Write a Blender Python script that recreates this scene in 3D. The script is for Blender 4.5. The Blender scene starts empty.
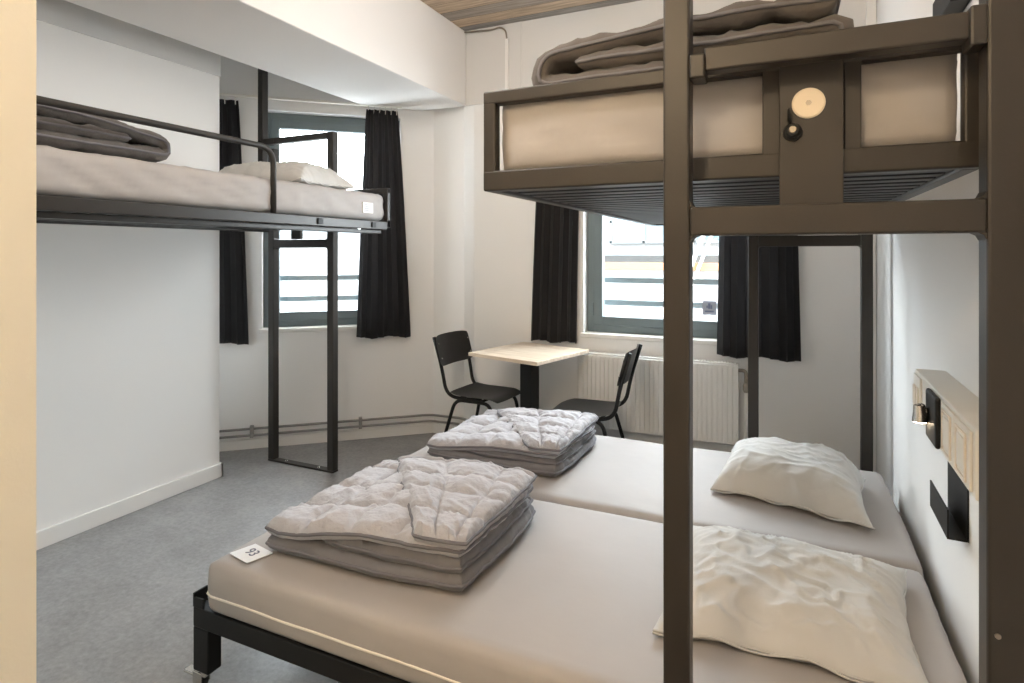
import bpy, bmesh, math, random
from mathutils import Vector, Matrix, noise
C = bpy.context.scene.collection
SC = bpy.context.scene
PI = math.pi

# ------------------------------------------------------------------ materials
def mat(name, col, rough=0.6, metal=0.0, bump=0.0, bscale=60.0, var=0.0, vscale=6.0, spec=None, sheen=0.0):
    m = bpy.data.materials.new(name); m.use_nodes = True
    nt = m.node_tree; b = nt.nodes['Principled BSDF']
    c4 = (*col, 1.0)
    b.inputs['Base Color'].default_value = c4
    b.inputs['Roughness'].default_value = rough
    b.inputs['Metallic'].default_value = metal
    if spec is not None: b.inputs['Specular IOR Level'].default_value = spec
    if sheen: b.inputs['Sheen Weight'].default_value = sheen
    tc = nt.nodes.new('ShaderNodeTexCoord')
    if var:
        n = nt.nodes.new('ShaderNodeTexNoise'); n.inputs['Scale'].default_value = vscale
        n.inputs['Detail'].default_value = 6
        r = nt.nodes.new('ShaderNodeMapRange'); r.inputs[1].default_value = .3; r.inputs[2].default_value = .7
        r.inputs[3].default_value = 1 - var; r.inputs[4].default_value = 1 + var
        mx = nt.nodes.new('ShaderNodeVectorMath'); mx.operation = 'SCALE'
        mx.inputs[0].default_value = col
        nt.links.new(tc.outputs['Object'], n.inputs['Vector'])
        nt.links.new(n.outputs['Fac'], r.inputs[0]); nt.links.new(r.outputs[0], mx.inputs['Scale'])
        nt.links.new(mx.outputs[0], b.inputs['Base Color'])
    if bump:
        n2 = nt.nodes.new('ShaderNodeTexNoise'); n2.inputs['Scale'].default_value = bscale
        n2.inputs['Detail'].default_value = 4
        bp = nt.nodes.new('ShaderNodeBump'); bp.inputs['Strength'].default_value = bump
        bp.inputs['Distance'].default_value = .01
        nt.links.new(tc.outputs['Object'], n2.inputs['Vector'])
        nt.links.new(n2.outputs['Fac'], bp.inputs['Height'])
        nt.links.new(bp.outputs[0], b.inputs['Normal'])
    return m

def emat(name, col, s):
    m = bpy.data.materials.new(name); m.use_nodes = True
    b = m.node_tree.nodes['Principled BSDF']
    b.inputs['Base Color'].default_value = (*col, 1)
    b.inputs['Emission Color'].default_value = (*col, 1); b.inputs['Emission Strength'].default_value = s
    return m

def glass_mat():
    m = bpy.data.materials.new('pane_glass'); m.use_nodes = True
    nt = m.node_tree; nt.nodes.clear()
    o = nt.nodes.new('ShaderNodeOutputMaterial'); t = nt.nodes.new('ShaderNodeBsdfTransparent')
    g = nt.nodes.new('ShaderNodeBsdfGlossy'); g.inputs['Roughness'].default_value = .02
    mx = nt.nodes.new('ShaderNodeMixShader'); mx.inputs[0].default_value = .06
    t.inputs[0].default_value = (.97, .985, .985, 1)
    nt.links.new(t.outputs[0], mx.inputs[1]); nt.links.new(g.outputs[0], mx.inputs[2])
    nt.links.new(mx.outputs[0], o.inputs[0])
    return m

def plank_mat():
    m = bpy.data.materials.new('reclaimed_planks'); m.use_nodes = True
    nt = m.node_tree; b = nt.nodes['Principled BSDF']; b.inputs['Roughness'].default_value = .75
    tc = nt.nodes.new('ShaderNodeTexCoord'); sp = nt.nodes.new('ShaderNodeSeparateXYZ')
    nt.links.new(tc.outputs['Object'], sp.inputs[0])
    def math_(op, a, bv=None):
        n = nt.nodes.new('ShaderNodeMath'); n.operation = op
        for k, v in ((0, a), (1, bv)):
            if v is None: continue
            if isinstance(v, (int, float)): n.inputs[k].default_value = v
            else: nt.links.new(v, n.inputs[k])
        return n.outputs[0]
    yy = math_('MULTIPLY', sp.outputs['Y'], 1 / .135)
    row = math_('FLOOR', yy)
    fr = math_('FRACT', yy)
    wn = nt.nodes.new('ShaderNodeTexWhiteNoise'); wn.noise_dimensions = '1D'
    nt.links.new(row, wn.inputs['W'])
    xx = math_('ADD', math_('MULTIPLY', sp.outputs['X'], 1 / 1.7), math_('MULTIPLY', wn.outputs['Value'], 7.3))
    brd = math_('FLOOR', xx)
    wn2 = nt.nodes.new('ShaderNodeTexWhiteNoise'); wn2.noise_dimensions = '2D'
    cb = nt.nodes.new('ShaderNodeCombineXYZ'); nt.links.new(row, cb.inputs[0]); nt.links.new(brd, cb.inputs[1])
    nt.links.new(cb.outputs[0], wn2.inputs['Vector'])
    cr = nt.nodes.new('ShaderNodeValToRGB'); cr.color_ramp.interpolation = 'CONSTANT'
    e = cr.color_ramp.elements
    e[0].position = 0; e[0].color = (.36, .31, .265, 1); e[1].position = .28; e[1].color = (.50, .38, .27, 1)
    for p, c in ((.5, (.31, .29, .27)), (.72, (.42, .35, .285)), (.88, (.55, .42, .30))):
        q = e.new(p); q.color = (*c, 1)
    nt.links.new(wn2.outputs['Value'], cr.inputs[0])
    mp = nt.nodes.new('ShaderNodeMapping'); mp.inputs['Scale'].default_value = (2.2, 34, 34)
    nt.links.new(tc.outputs['Object'], mp.inputs[0])
    ns = nt.nodes.new('ShaderNodeTexNoise'); ns.inputs['Scale'].default_value = 1.6; ns.inputs['Detail'].default_value = 8
    ns.inputs['Roughness'].default_value = .65
    nt.links.new(mp.outputs[0], ns.inputs['Vector'])
    mr = nt.nodes.new('ShaderNodeMapRange'); mr.inputs[1].default_value = .3; mr.inputs[2].default_value = .72
    mr.inputs[3].default_value = .55; mr.inputs[4].default_value = 1.35
    nt.links.new(ns.outputs['Fac'], mr.inputs[0])
    gap = math_('GREATER_THAN', fr, .035)
    sc_ = nt.nodes.new('ShaderNodeVectorMath'); sc_.operation = 'SCALE'
    nt.links.new(cr.outputs[0], sc_.inputs[0])
    nt.links.new(math_('MULTIPLY', mr.outputs[0], math_('ADD', math_('MULTIPLY', gap, .75), .25)), sc_.inputs['Scale'])
    nt.links.new(sc_.outputs[0], b.inputs['Base Color'])
    bp = nt.nodes.new('ShaderNodeBump'); bp.inputs['Strength'].default_value = .4; bp.inputs['Distance'].default_value = .006
    nt.links.new(math_('MULTIPLY', ns.outputs['Fac'], gap), bp.inputs['Height']); nt.links.new(bp.outputs[0], b.inputs['Normal'])
    return m

def floor_mat():
    m = bpy.data.materials.new('grey_linoleum'); m.use_nodes = True
    nt = m.node_tree; b = nt.nodes['Principled BSDF']; b.inputs['Roughness'].default_value = .42
    b.inputs['Specular IOR Level'].default_value = .45
    tc = nt.nodes.new('ShaderNodeTexCoord')
    n1 = nt.nodes.new('ShaderNodeTexNoise'); n1.inputs['Scale'].default_value = 5; n1.inputs['Detail'].default_value = 10; n1.inputs['Roughness'].default_value = .72
    n2 = nt.nodes.new('ShaderNodeTexNoise'); n2.inputs['Scale'].default_value = 45; n2.inputs['Detail'].default_value = 5; n2.inputs['Roughness'].default_value = .7
    for n in (n1, n2): nt.links.new(tc.outputs['Object'], n.inputs['Vector'])
    ad = nt.nodes.new('ShaderNodeMath'); ad.operation = 'ADD'
    nt.links.new(n1.outputs['Fac'], ad.inputs[0]); nt.links.new(n2.outputs['Fac'], ad.inputs[1])
    cr = nt.nodes.new('ShaderNodeValToRGB'); e = cr.color_ramp.elements
    e[0].position = .32; e[0].color = (.165, .163, .163, 1); e[1].position = .66; e[1].color = (.335, .332, .332, 1)
    mh = nt.nodes.new('ShaderNodeMath'); mh.operation = 'MULTIPLY'; mh.inputs[1].default_value = .5
    nt.links.new(ad.outputs[0], mh.inputs[0]); nt.links.new(mh.outputs[0], cr.inputs[0])
    nt.links.new(cr.outputs[0], b.inputs['Base Color'])
    bp = nt.nodes.new('ShaderNodeBump'); bp.inputs['Strength'].default_value = .06; bp.inputs['Distance'].default_value = .004
    nt.links.new(n2.outputs['Fac'], bp.inputs['Height']); nt.links.new(bp.outputs[0], b.inputs['Normal'])
    return m

def ply_mat():
    m = bpy.data.materials.new('pale_plywood'); m.use_nodes = True
    nt = m.node_tree; b = nt.nodes['Principled BSDF']; b.inputs['Roughness'].default_value = .4
    tc = nt.nodes.new('ShaderNodeTexCoord'); mp = nt.nodes.new('ShaderNodeMapping'); mp.inputs['Scale'].default_value = (3, 26, 26)
    nt.links.new(tc.outputs['Object'], mp.inputs[0])
    ns = nt.nodes.new('ShaderNodeTexNoise'); ns.inputs['Scale'].default_value = 1.5; ns.inputs['Detail'].default_value = 6
    nt.links.new(mp.outputs[0], ns.inputs['Vector'])
    cr = nt.nodes.new('ShaderNodeValToRGB'); e = cr.color_ramp.elements
    e[0].position = .3; e[0].color = (.52, .41, .30, 1); e[1].position = .7; e[1].color = (.72, .62, .50, 1)
    nt.links.new(ns.outputs['Fac'], cr.inputs[0]); nt.links.new(cr.outputs[0], b.inputs['Base Color'])
    return m

M = dict(
    wall=mat('white_wall_paint', (.84, .83, .815), .85, bump=.05, bscale=130),
    entry=mat('cream_wall_paint', (.80, .77, .68), .8, bump=.05, bscale=130),
    beam=mat('white_soffit_paint', (.82, .80, .78), .85, bump=.04, bscale=120),
    band=mat('pale_grey_paint_and_shade', (.66, .65, .635), .85, bump=.04, bscale=120),  # grey of the far wall band; also paints shade on the left wall
    base=mat('white_gloss_paint', (.78, .765, .74), .5),
    floor=floor_mat(), plank=plank_mat(), ply=ply_mat(), glass=glass_mat(),
    steel=mat('bronze_black_steel', (.027, .0225, .0185), .42, .1, bump=.03, bscale=220, var=.08, vscale=9),
    black=mat('black_powder_coat', (.010, .010, .010), .5, .0, spec=.3),
    slat=mat('dark_slat', (.014, .014, .016), .5),
    mattress=mat('beige_vinyl_ticking', (.40, .377, .364), .62, bump=.18, bscale=9, var=.03, vscale=4, spec=.28),
    cream=mat('cream_piping', (.78, .74, .66), .6),
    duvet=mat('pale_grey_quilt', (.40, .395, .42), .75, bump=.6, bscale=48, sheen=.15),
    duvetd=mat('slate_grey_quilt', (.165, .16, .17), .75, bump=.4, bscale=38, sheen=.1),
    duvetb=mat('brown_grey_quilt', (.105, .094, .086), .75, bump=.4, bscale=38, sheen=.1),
    piping=mat('slate_piping', (.15, .145, .16), .7),
    pillow=mat('white_cotton', (.56, .55, .53), .8, bump=.3, bscale=16),
    curtain=mat('charcoal_curtain', (.036, .034, .035), .9, bump=.15, bscale=300, sheen=.1),
    teal=mat('blue_grey_window_paint', (.15, .19, .205), .45),
    wplastic=mat('white_plastic', (.80, .77, .71), .4),
    ivory=mat('ivory_plastic', (.78, .71, .62), .4),
    chrome=mat('chrome', (.7, .68, .65), .22, 1.0),
    brass=mat('worn_metal', (.35, .31, .26), .35, .9),
    rad=mat('radiator_enamel', (.78, .775, .75), .4),
    pipe=mat('painted_pipe', (.26, .25, .24), .5),
    chairply=mat('black_stained_plywood', (.034, .032, .031), .28, var=.15, vscale=12),
    rubber=mat('black_rubber', (.02, .02, .02), .8),
    card=mat('white_card', (.82, .83, .85), .6),
    ink=mat('blue_grey_ink', (.10, .11, .17), .6),
    disc=mat('cream_disc', (.80, .70, .55), .45),
    ext=mat('white_render', (.11, .11, .108), .9),
    extwin=mat('facade_glass', (.035, .055, .065), .15),
    extor=mat('orange_sandstone', (.13, .058, .022), .85),
    extgrey=mat('facade_grey', (.06, .068, .072), .8),
    road=mat('asphalt', (.2, .2, .2), .9),
)
LAMPGLOW = emat('lamp_glow', (1.0, .80, .55), 45.0)

def film_mat():
    m = bpy.data.materials.new('grey_film'); m.use_nodes = True
    nt = m.node_tree; nt.nodes.clear()
    o = nt.nodes.new('ShaderNodeOutputMaterial'); t = nt.nodes.new('ShaderNodeBsdfTransparent'); d = nt.nodes.new('ShaderNodeBsdfDiffuse')
    t.inputs[0].default_value = (.55, .57, .62, 1); d.inputs[0].default_value = (.5, .5, .52, 1)
    mx = nt.nodes.new('ShaderNodeMixShader'); mx.inputs[0].default_value = .6
    nt.links.new(t.outputs[0], mx.inputs[1]); nt.links.new(d.outputs[0], mx.inputs[2]); nt.links.new(mx.outputs[0], o.inputs[0])
    return m
M['film'] = film_mat()

# ------------------------------------------------------------------ mesh helpers
def setp(o, label=None, cat=None, group=None, kind=None):
    if label: o['label'] = label
    if cat: o['category'] = cat
    if group: o['group'] = group
    if kind: o['kind'] = kind
    return o

def wloc(p):
    v = Vector((0, 0, 0))
    while p is not None: v += p.location; p = p.parent
    return v

def obj(name, bm, m, parent=None, smooth=False, origin=None, local=False):
    bmesh.ops.recalc_face_normals(bm, faces=bm.faces[:])
    if parent is not None:
        off = Vector((0, 0, 0)) if local else wloc(parent)
    elif origin is not None: off = Vector(origin)
    else:
        vs = [v.co for v in bm.verts]
        off = Vector(((min(v.x for v in vs) + max(v.x for v in vs)) / 2, (min(v.y for v in vs) + max(v.y for v in vs)) / 2, min(v.z for v in vs)))
    for v in bm.verts: v.co -= off
    me = bpy.data.meshes.new(name); bm.to_mesh(me); bm.free()
    for mm in (m if isinstance(m, (list, tuple)) else [m]): me.materials.append(mm)
    if smooth:
        for p in me.polygons: p.use_smooth = True
    o = bpy.data.objects.new(name, me); C.objects.link(o)
    if parent is not None: o.parent = parent
    else: o.location = off
    return o

def sharp(o, ang=40):
    me = o.data
    bm = bmesh.new(); bm.from_mesh(me)
    for e in bm.edges:
        if len(e.link_faces) == 2 and e.calc_face_angle(0) > math.radians(ang): e.smooth = False
    for f in bm.faces: f.smooth = True
    bm.to_mesh(me); bm.free()
    return o

def thing(name, label, cat, loc=(0, 0, 0), rz=0, group=None):
    o = bpy.data.objects.new(name, None); C.objects.link(o); o.empty_display_size = .1
    o.location = loc; o.rotation_euler = (0, 0, rz)
    return setp(o, label, cat, group)

def B(): return bmesh.new()

def box(bm, x0, x1, y0, y1, z0, z1, bev=0.0, seg=2, mx=None):
    t = bmesh.new()
    r = bmesh.ops.create_cube(t, size=1)
    for v in t.verts:
        v.co = Vector(((x0 + x1) / 2 + v.co.x * (x1 - x0), (y0 + y1) / 2 + v.co.y * (y1 - y0), (z0 + z1) / 2 + v.co.z * (z1 - z0)))
    if bev: bmesh.ops.bevel(t, geom=t.edges[:], offset=bev, segments=seg, affect='EDGES', profile=.5)
    merge(bm, t, mx)
    return bm

def merge(bm, t, mx=None):
    if mx is not None: bmesh.ops.transform(t, matrix=mx, verts=t.verts[:])
    me = bpy.data.meshes.new('tmp'); t.to_mesh(me); t.free(); bm.from_mesh(me); bpy.data.meshes.remove(me)

def fillet(pts, r, n=6):
    pts = [Vector(p) for p in pts]; out = [pts[0]]
    for a, b, c in zip(pts, pts[1:], pts[2:]):
        d1 = (a - b); d2 = (c - b); l = min(r, d1.length * .49, d2.length * .49)
        p1 = b + d1.normalized() * l; p2 = b + d2.normalized() * l
        for i in range(n + 1):
            t = i / n; out.append(p1 * (1 - t) ** 2 + b * 2 * t * (1 - t) + p2 * t * t)
    out.append(pts[-1]); return out

def tube(bm, pts, r, n=10, closed=False, cap=True, flat=None):
    pts = [Vector(p) for p in pts]; N = len(pts)
    rings = []; up = None
    for i, p in enumerate(pts):
        a = pts[(i - 1) % N] if (closed or i > 0) else p
        b = pts[(i + 1) % N] if (closed or i < N - 1) else p
        t = (b - a).normalized()
        if up is None:
            up = Vector((0, 0, 1)) if abs(t.z) < .9 else Vector((1, 0, 0))
        s = t.cross(up)
        if s.length < 1e-5: s = t.cross(Vector((0, 1, 0)))
        s.normalize(); up = s.cross(t).normalized()
        rr = r[i] if isinstance(r, (list, tuple)) else r
        rings.append([bm.verts.new(p + (s * math.cos(2 * PI * k / n) + up * math.sin(2 * PI * k / n)) * rr) for k in range(n)])
    for i in range(N if closed else N - 1):
        A = rings[i]; D = rings[(i + 1) % N]
        for k in range(n): bm.faces.new((A[k], A[(k + 1) % n], D[(k + 1) % n], D[k]))
    if cap and not closed:
        bm.faces.new(rings[0][::-1]); bm.faces.new(rings[-1])
    return bm

def cyl(bm, p0, p1, r, n=16):
    return tube(bm, [p0, p1], r, n)

def poly_prism(bm, pts, z0, z1):
    lo = [bm.verts.new((x, y, z0)) for x, y in pts]; hi = [bm.verts.new((x, y, z1)) for x, y in pts]
    n = len(pts)
    bm.faces.new(lo[::-1]); bm.faces.new(hi)
    for i in range(n): bm.faces.new((lo[i], lo[(i + 1) % n], hi[(i + 1) % n], hi[i]))
    return bm

def struct(name, bm, m, smooth=False):
    return setp(obj(name, bm, m, smooth=smooth, origin=(0, 0, 0)), kind='structure')

def frame_mx(p, ex, ey=None):
    """matrix with local x along ex (xy), local y = ex rotated +90, z up, origin p"""
    ex = Vector((ex[0], ex[1], 0)).normalized(); ey = Vector((-ex.y, ex.x, 0))
    m = Matrix.Identity(4)
    m.col[0][:3] = ex; m.col[1][:3] = ey; m.col[2][:3] = (0, 0, 1); m.col[3][:3] = p
    return m

# ------------------------------------------------------------------ room shell
WX = lambda y: .3825 + .025 * y            # right wall face
YF = 3.88                                  # far wall face
A0 = Vector((-3.6, 2.93)); B0 = Vector((-2.48, 3.918))
NB = (B0 - A0).normalized()
BAY = frame_mx((A0.x, A0.y, 0), NB)        # local x along the bay wall, y outward
LB = (B0 - A0).length
CZ = 3.055

bm = B(); box(bm, -5, 1.2, -2.2, 5, -.1, 0); struct('floor', bm, M['floor'])
bm = B(); box(bm, -5, 1.2, -2.2, 4.4, CZ, CZ + .15); struct('ceiling', bm, M['plank'])
bm = B(); box(bm, -4.9, -3.2, .2, 2.59, 0, CZ); struct('wall_left', bm, M['wall'])
bm = B(); poly_prism(bm, [(WX(-2.2), -2.2), (WX(-2.2) + .3, -2.2), (WX(4.3) + .3, 4.3), (WX(4.3), 4.3)], 0, CZ); struct('wall_right', bm, M['wall'])
bm = B(); box(bm, -3.3, -1.15, .30, .573, 0, CZ); struct('wall_entry', bm, M['entry'])
bm = B(); box(bm, -1.9, -1.7, -2.2, .30, 0, CZ); struct('wall_hall', bm, M['wall'])
bm = B(); box(bm, -1.9, .4, -2.2, -2.0, 0, CZ); struct('wall_back', bm, M['wall'])

def wall_with_hole(bm, L0, L1, h0, h1, z0, z1, T, mx):
    for a in ((L0, h0, 0, CZ), (h1, L1, 0, CZ), (h0, h1, 0, z0), (h0, h1, z1, CZ)):
        box(bm, a[0], a[1], 0, T, a[2], a[3], mx=mx)

bm = B(); wall_with_hole(bm, -1.6, LB + .25, .265, 1.25, .85, 2.43, .24, BAY); struct('wall_bay', bm, M['wall'])
bm = B()
FAR = frame_mx((0, YF, 0), (1, 0))
wall_with_hole(bm, -2.09, .75, -1.24, -.02, .85, 2.43, .30, FAR)
poly_prism(bm, [(-2.6, 3.925), (-2.20, 3.925), (-2.09, YF), (-2.09, 4.18), (-2.6, 4.18)], 0, CZ)
struct('wall_far', bm, M['wall'])
bm = B(); box(bm, -2.85, -2.155, .2, 3.879, 2.5, CZ, bev=.004, seg=1); struct('trim_1', bm, M['beam'])       # dropped soffit
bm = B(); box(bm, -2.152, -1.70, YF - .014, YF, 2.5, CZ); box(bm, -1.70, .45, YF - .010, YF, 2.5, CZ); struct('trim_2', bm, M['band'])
bm = B(); box(bm, -3.2, -3.190, .573, 2.59, 2.5, CZ); struct('wall_shade_strip', bm, M['band'])  # grey strip puts the soffit's shade into the left wall's colour
bm = B(); box(bm, .428, .476, YF - .045, YF, 0, CZ, bev=.003); struct('trim_3', bm, M['base'])

bm = B(); box(bm, -3.2, -3.185, .573, 2.605, 0, .085, bev=.003); box(bm, -3.6, -3.185, 2.59, 2.605, 0, .085, bev=.003); struct('baseboard_left', bm, M['base'])
bm = B(); box(bm, -.8, LB, -.012, 0, 0, .07, bev=.003, mx=BAY); struct('baseboard_bay', bm, M['base'])
bm = B(); box(bm, -2.48, -2.2, 3.913, 3.925, 0, .07, bev=.003); box(bm, -2.1, .43, YF - .012, YF, 0, .07, bev=.003)
struct('baseboard_far', bm, M['base'])

# ------------------------------------------------------------------ windows
def window(name, mx, h0, h1, z0, z1, hinge):
    root = setp(bpy.data.objects.new(name, None), kind='structure'); C.objects.link(root)
    y0 = .085
    bm = B()
    f = .055
    for a in ((h0, h0 + f, z0, z1), (h1 - f, h1, z0, z1), (h0 + f, h1 - f, z0, z0 + f), (h0 + f, h1 - f, z1 - f, z1)):
        box(bm, a[0], a[1], y0, y0 + .07, a[2], a[3], bev=.003, mx=mx)
    obj('window_frame', bm, M['teal'], root)
    bm = B(); s = .06; a0, a1, b0, b1 = h0 + f - .004, h1 - f + .004, z0 + f - .004, z1 - f + .004
    for a in ((a0, a0 + s, b0, b1), (a1 - s, a1, b0, b1), (a0 + s, a1 - s, b0, b0 + s), (a0 + s, a1 - s, b1 - s, b1)):
        box(bm, a[0], a[1], y0 - .012, y0 + .05, a[2], a[3], bev=.004, mx=mx)
    obj('window_sash', bm, M['teal'], root)
    bm = B(); box(bm, a0 + s - .006, a1 - s + .006, y0 + .012, y0 + .018, b0 + s - .006, b1 - s + .006, mx=mx)
    obj('pane', bm, M['glass'], root)
    bm = B(); box(bm, h0 - .02, h1 + .02, -.02, y0 + .01, z0 - .028, z0 + .002, bev=.005, mx=mx)
    obj('window_sill', bm, M['base'], root)
    bm = B()
    hx = a1 - .03 if hinge < 0 else a0 + .03
    box(bm, hx - .012, hx + .012, y0 - .022, y0 - .012, 1.52, 1.60, bev=.003, mx=mx)
    box(bm, hx - .008, hx + .008, y0 - .045, y0 - .022, 1.55, 1.57, bev=.003, mx=mx)
    box(bm, hx - .009, hx + .009, y0 - .052, y0 - .040, 1.44, 1.57, bev=.004, mx=mx)
    obj('window_handle', bm, M['wplastic'], root)
    bm = B(); hy = a0 - .004 if hinge < 0 else a1 + .004
    for z in (z0 + .16, z1 - .16):
        t = B(); cyl(t, (hy, y0 - .016, z - .045), (hy, y0 - .016, z + .045), .007, 10); merge(bm, t, mx)
    obj('hinge', bm, M['teal'], root)
    return root
w1 = window('window_1', BAY, .265, 1.25, .85, 2.43, -1)
w2 = window('window_2', FAR, -1.24, -.02, .85, 2.43, -1)
# pictogram sticker on the right window pane
bm = B(); box(bm, -.47, -.385, .092, .094, 1.0, 1.09, mx=FAR); st = obj('sticker', bm, M['film'], w2); st['label'] = 'small grey pictogram sticker on the glass'
bm = B()
for a in ((-.455, -.40, 1.018, 1.028), (-.435, -.420, 1.04, 1.075), (-.445, -.437, 1.045, 1.06), (-.418, -.410, 1.04, 1.065)):
    box(bm, a[0], a[1], .0905, .0922, a[2], a[3], mx=FAR)
obj('pictogram', bm, M['ink'], st)

def guard(name, label, mx, h0, h1, zs):
    root = thing(name, label, 'window bars', mx @ Vector(((h0 + h1) / 2, .26, zs[0] - .1)), 0, None)
    for z in zs:
        bm = B(); box(bm, h0, h1, .25, .27, z - .020, z + .020, bev=.003, mx=mx); obj('bar', bm, M['teal'], root)
    for h in (h0, h1):
        bm = B(); box(bm, h - .012, h + .012, .235, .25, zs[0] - .1, zs[-1] + .1, bev=.003, mx=mx); obj('upright', bm, M['teal'], root)
guard('window_guard', 'blue-grey safety bars outside the window behind the left bunk', BAY, .2, 1.44, (1.045, 1.205))
guard('window_guard', 'blue-grey safety bars outside the window above the radiator', FAR, -1.3, .04, (1.045, 1.205))

# ------------------------------------------------------------------ street outside
st = thing('building', 'building with an orange band across the street, seen through the right window', 'building', (-3, 12, -4))
bm = B(); box(bm, -9, 4, 12, 16, -4, 1.12); box(bm, -9, 4, 12.25, 16, 1.12, 4.2); obj('facade', bm, M['ext'], st)
bm = B(); box(bm, -9, 4, 11.9, 12.05, 1.05, 1.2, bev=.01); obj('band', bm, M['extor'], st)
bm = B(); box(bm, -9, 4, 11.95, 12.3, 1.34, 1.5, bev=.01); obj('ledge', bm, M['extgrey'], st)
for k in range(7):
    x = -8.4 + k * 1.7
    bm = B(); box(bm, x, x + 1.4, 12.2, 12.27, 1.62, 2.9); wv = obj('window', bm, M['extwin'], st)
    bm = B()
    for zz in (1.62, 2.05, 2.45, 2.9): box(bm, x - .02, x + 1.42, 12.17, 12.2, zz - .025, zz + .025)
    for xx in (x, x + .7, x + 1.4): box(bm, xx - .03, xx + .03, 12.17, 12.2, 1.6, 2.92)
    obj('glazing_bars', bm, M['extgrey'], wv)
bm = B(); tube(bm, [(-1.75, 11.8, .75), (-1.05, 11.75, 2.6)], .035, 8); tube(bm, [(-1.6, 11.8, .75), (-.9, 11.75, 2.6)], .025, 8)
obj('stay_pole', bm, M['base'], st)
sb = thing('building', 'white building filling the view through the window behind the left bunk', 'building', (-9.6, 9.4, -4))
bm = B(); box(bm, -5, 1.6, 7.5, 10, -4, 1.75, mx=BAY); obj('facade', bm, M['ext'], sb)
bm = B(); box(bm, -5, 1.6, 7.42, 7.6, 1.75, 1.85, mx=BAY); obj('coping', bm, M['extgrey'], sb)
bm = B(); box(bm, -30, 20, 4.6, 40, -4.2, -4.0); setp(obj('street', bm, M['road']), kind='structure')

# ------------------------------------------------------------------ curtains
def curtain(name, label, mx, t0, t1, b0, b1, zt, zb, folds, amp, y, seed, group=None, hooks=5):
    root = thing(name, label, 'curtain', mx @ Vector(((b0 + b1) / 2, y, zb)), 0, group)
    bm = B(); nu, nv = folds * 14, 30
    rnd = random.Random(seed); ph = [rnd.uniform(-.6, .6) for _ in range(folds + 2)]
    am = [rnd.uniform(.65, 1.15) for _ in range(folds + 2)]
    rows = []
    for j in range(nv + 1):
        t = j / nv; row = []
        e = t ** .8
        for i in range(nu + 1):
            s = i / nu
            x = (t0 + (t1 - t0) * s) * (1 - e) + (b0 + (b1 - b0) * s) * e
            k = s * folds; i0 = int(k); f = k - i0
            a = am[i0] * (1 - f) + am[i0 + 1] * f; p = ph[i0] * (1 - f) + ph[i0 + 1] * f
            c = math.sin(2 * PI * k + p * t * 1.3)
            yy = y - amp * a * (.55 + .45 * t) * (abs(c) ** .8 * (1 if c > 0 else -1))
            x += .012 * math.sin(2 * PI * k * 2 + p * 3) * (.4 + .6 * t)
            z = zt + (zb - zt) * t + (.008 * math.sin(k * 2.1 + seed) if j == nv else 0)
            row.append(bm.verts.new(mx @ Vector((x, yy, z))))
        rows.append(row)
    for j in range(nv):
        for i in range(nu): bm.faces.new((rows[j][i], rows[j][i + 1], rows[j + 1][i + 1], rows[j + 1][i]))
    r = bmesh.ops.solidify(bm, geom=bm.faces[:], thickness=.004)
    obj('fabric', bm, M['curtain'], root, smooth=True)
    for h in range(hooks):
        s = (h + .25) / (hooks - .5); x = t0 + (t1 - t0) * s
        t = B(); tube(t, fillet([(x, y, zt - .03), (x, y - .012, zt + .012), (x, y, zt + .022)], .01), .0035, 6)
        bm = B(); merge(bm, t, mx); obj('hook', bm, M['wplastic'], root, smooth=True)
    return root
curtain('curtain', 'charcoal curtain half hidden behind the end of the left wall', BAY, -.12, .115, -.16, .18, 2.47, .76, 4, .022, -.055, 3, hooks=4)
curtain('curtain', 'charcoal curtain on the right of the window behind the left bunk', BAY, .995, 1.225, .93, 1.33, 2.47, .765, 5, .026, -.055, 8, hooks=6)
curtain('curtain', 'charcoal curtain hanging down to the back of the small table', FAR, -1.54, -1.24, -1.615, -1.275, 2.46, .782, 5, .024, -.04, 12)
curtain('curtain', 'charcoal curtain over the right end of the radiator', FAR, -.33, .05, -.36, .088, 2.46, .765, 5, .024, -.04, 21)
def rail(label, mx, a, b):
    root = thing('curtain_rail', label, 'curtain rail', mx @ Vector(((a + b) / 2, -.05, 2.5)))
    bm = B(); box(bm, a, b, -.065, -.040, 2.494, 2.512, bev=.003, mx=mx); obj('track', bm, M['wplastic'], root)
    n = 4
    for k in range(n):
        x = a + .1 + (b - a - .2) * k / (n - 1)
        bm = B(); box(bm, x - .012, x + .012, -.045, .0, 2.505, 2.52, bev=.002, mx=mx); obj('bracket', bm, M['wplastic'], root)
rail('white curtain track above the window behind the left bunk', BAY, -.45, 1.25)
rail('white curtain track above the window over the radiator', FAR, -1.68, .18)

# ------------------------------------------------------------------ soft goods
def fb(x, y, z=0.0, o=4): return noise.fractal(Vector((x, y, z)), 1.0, 2.0, o)

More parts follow.
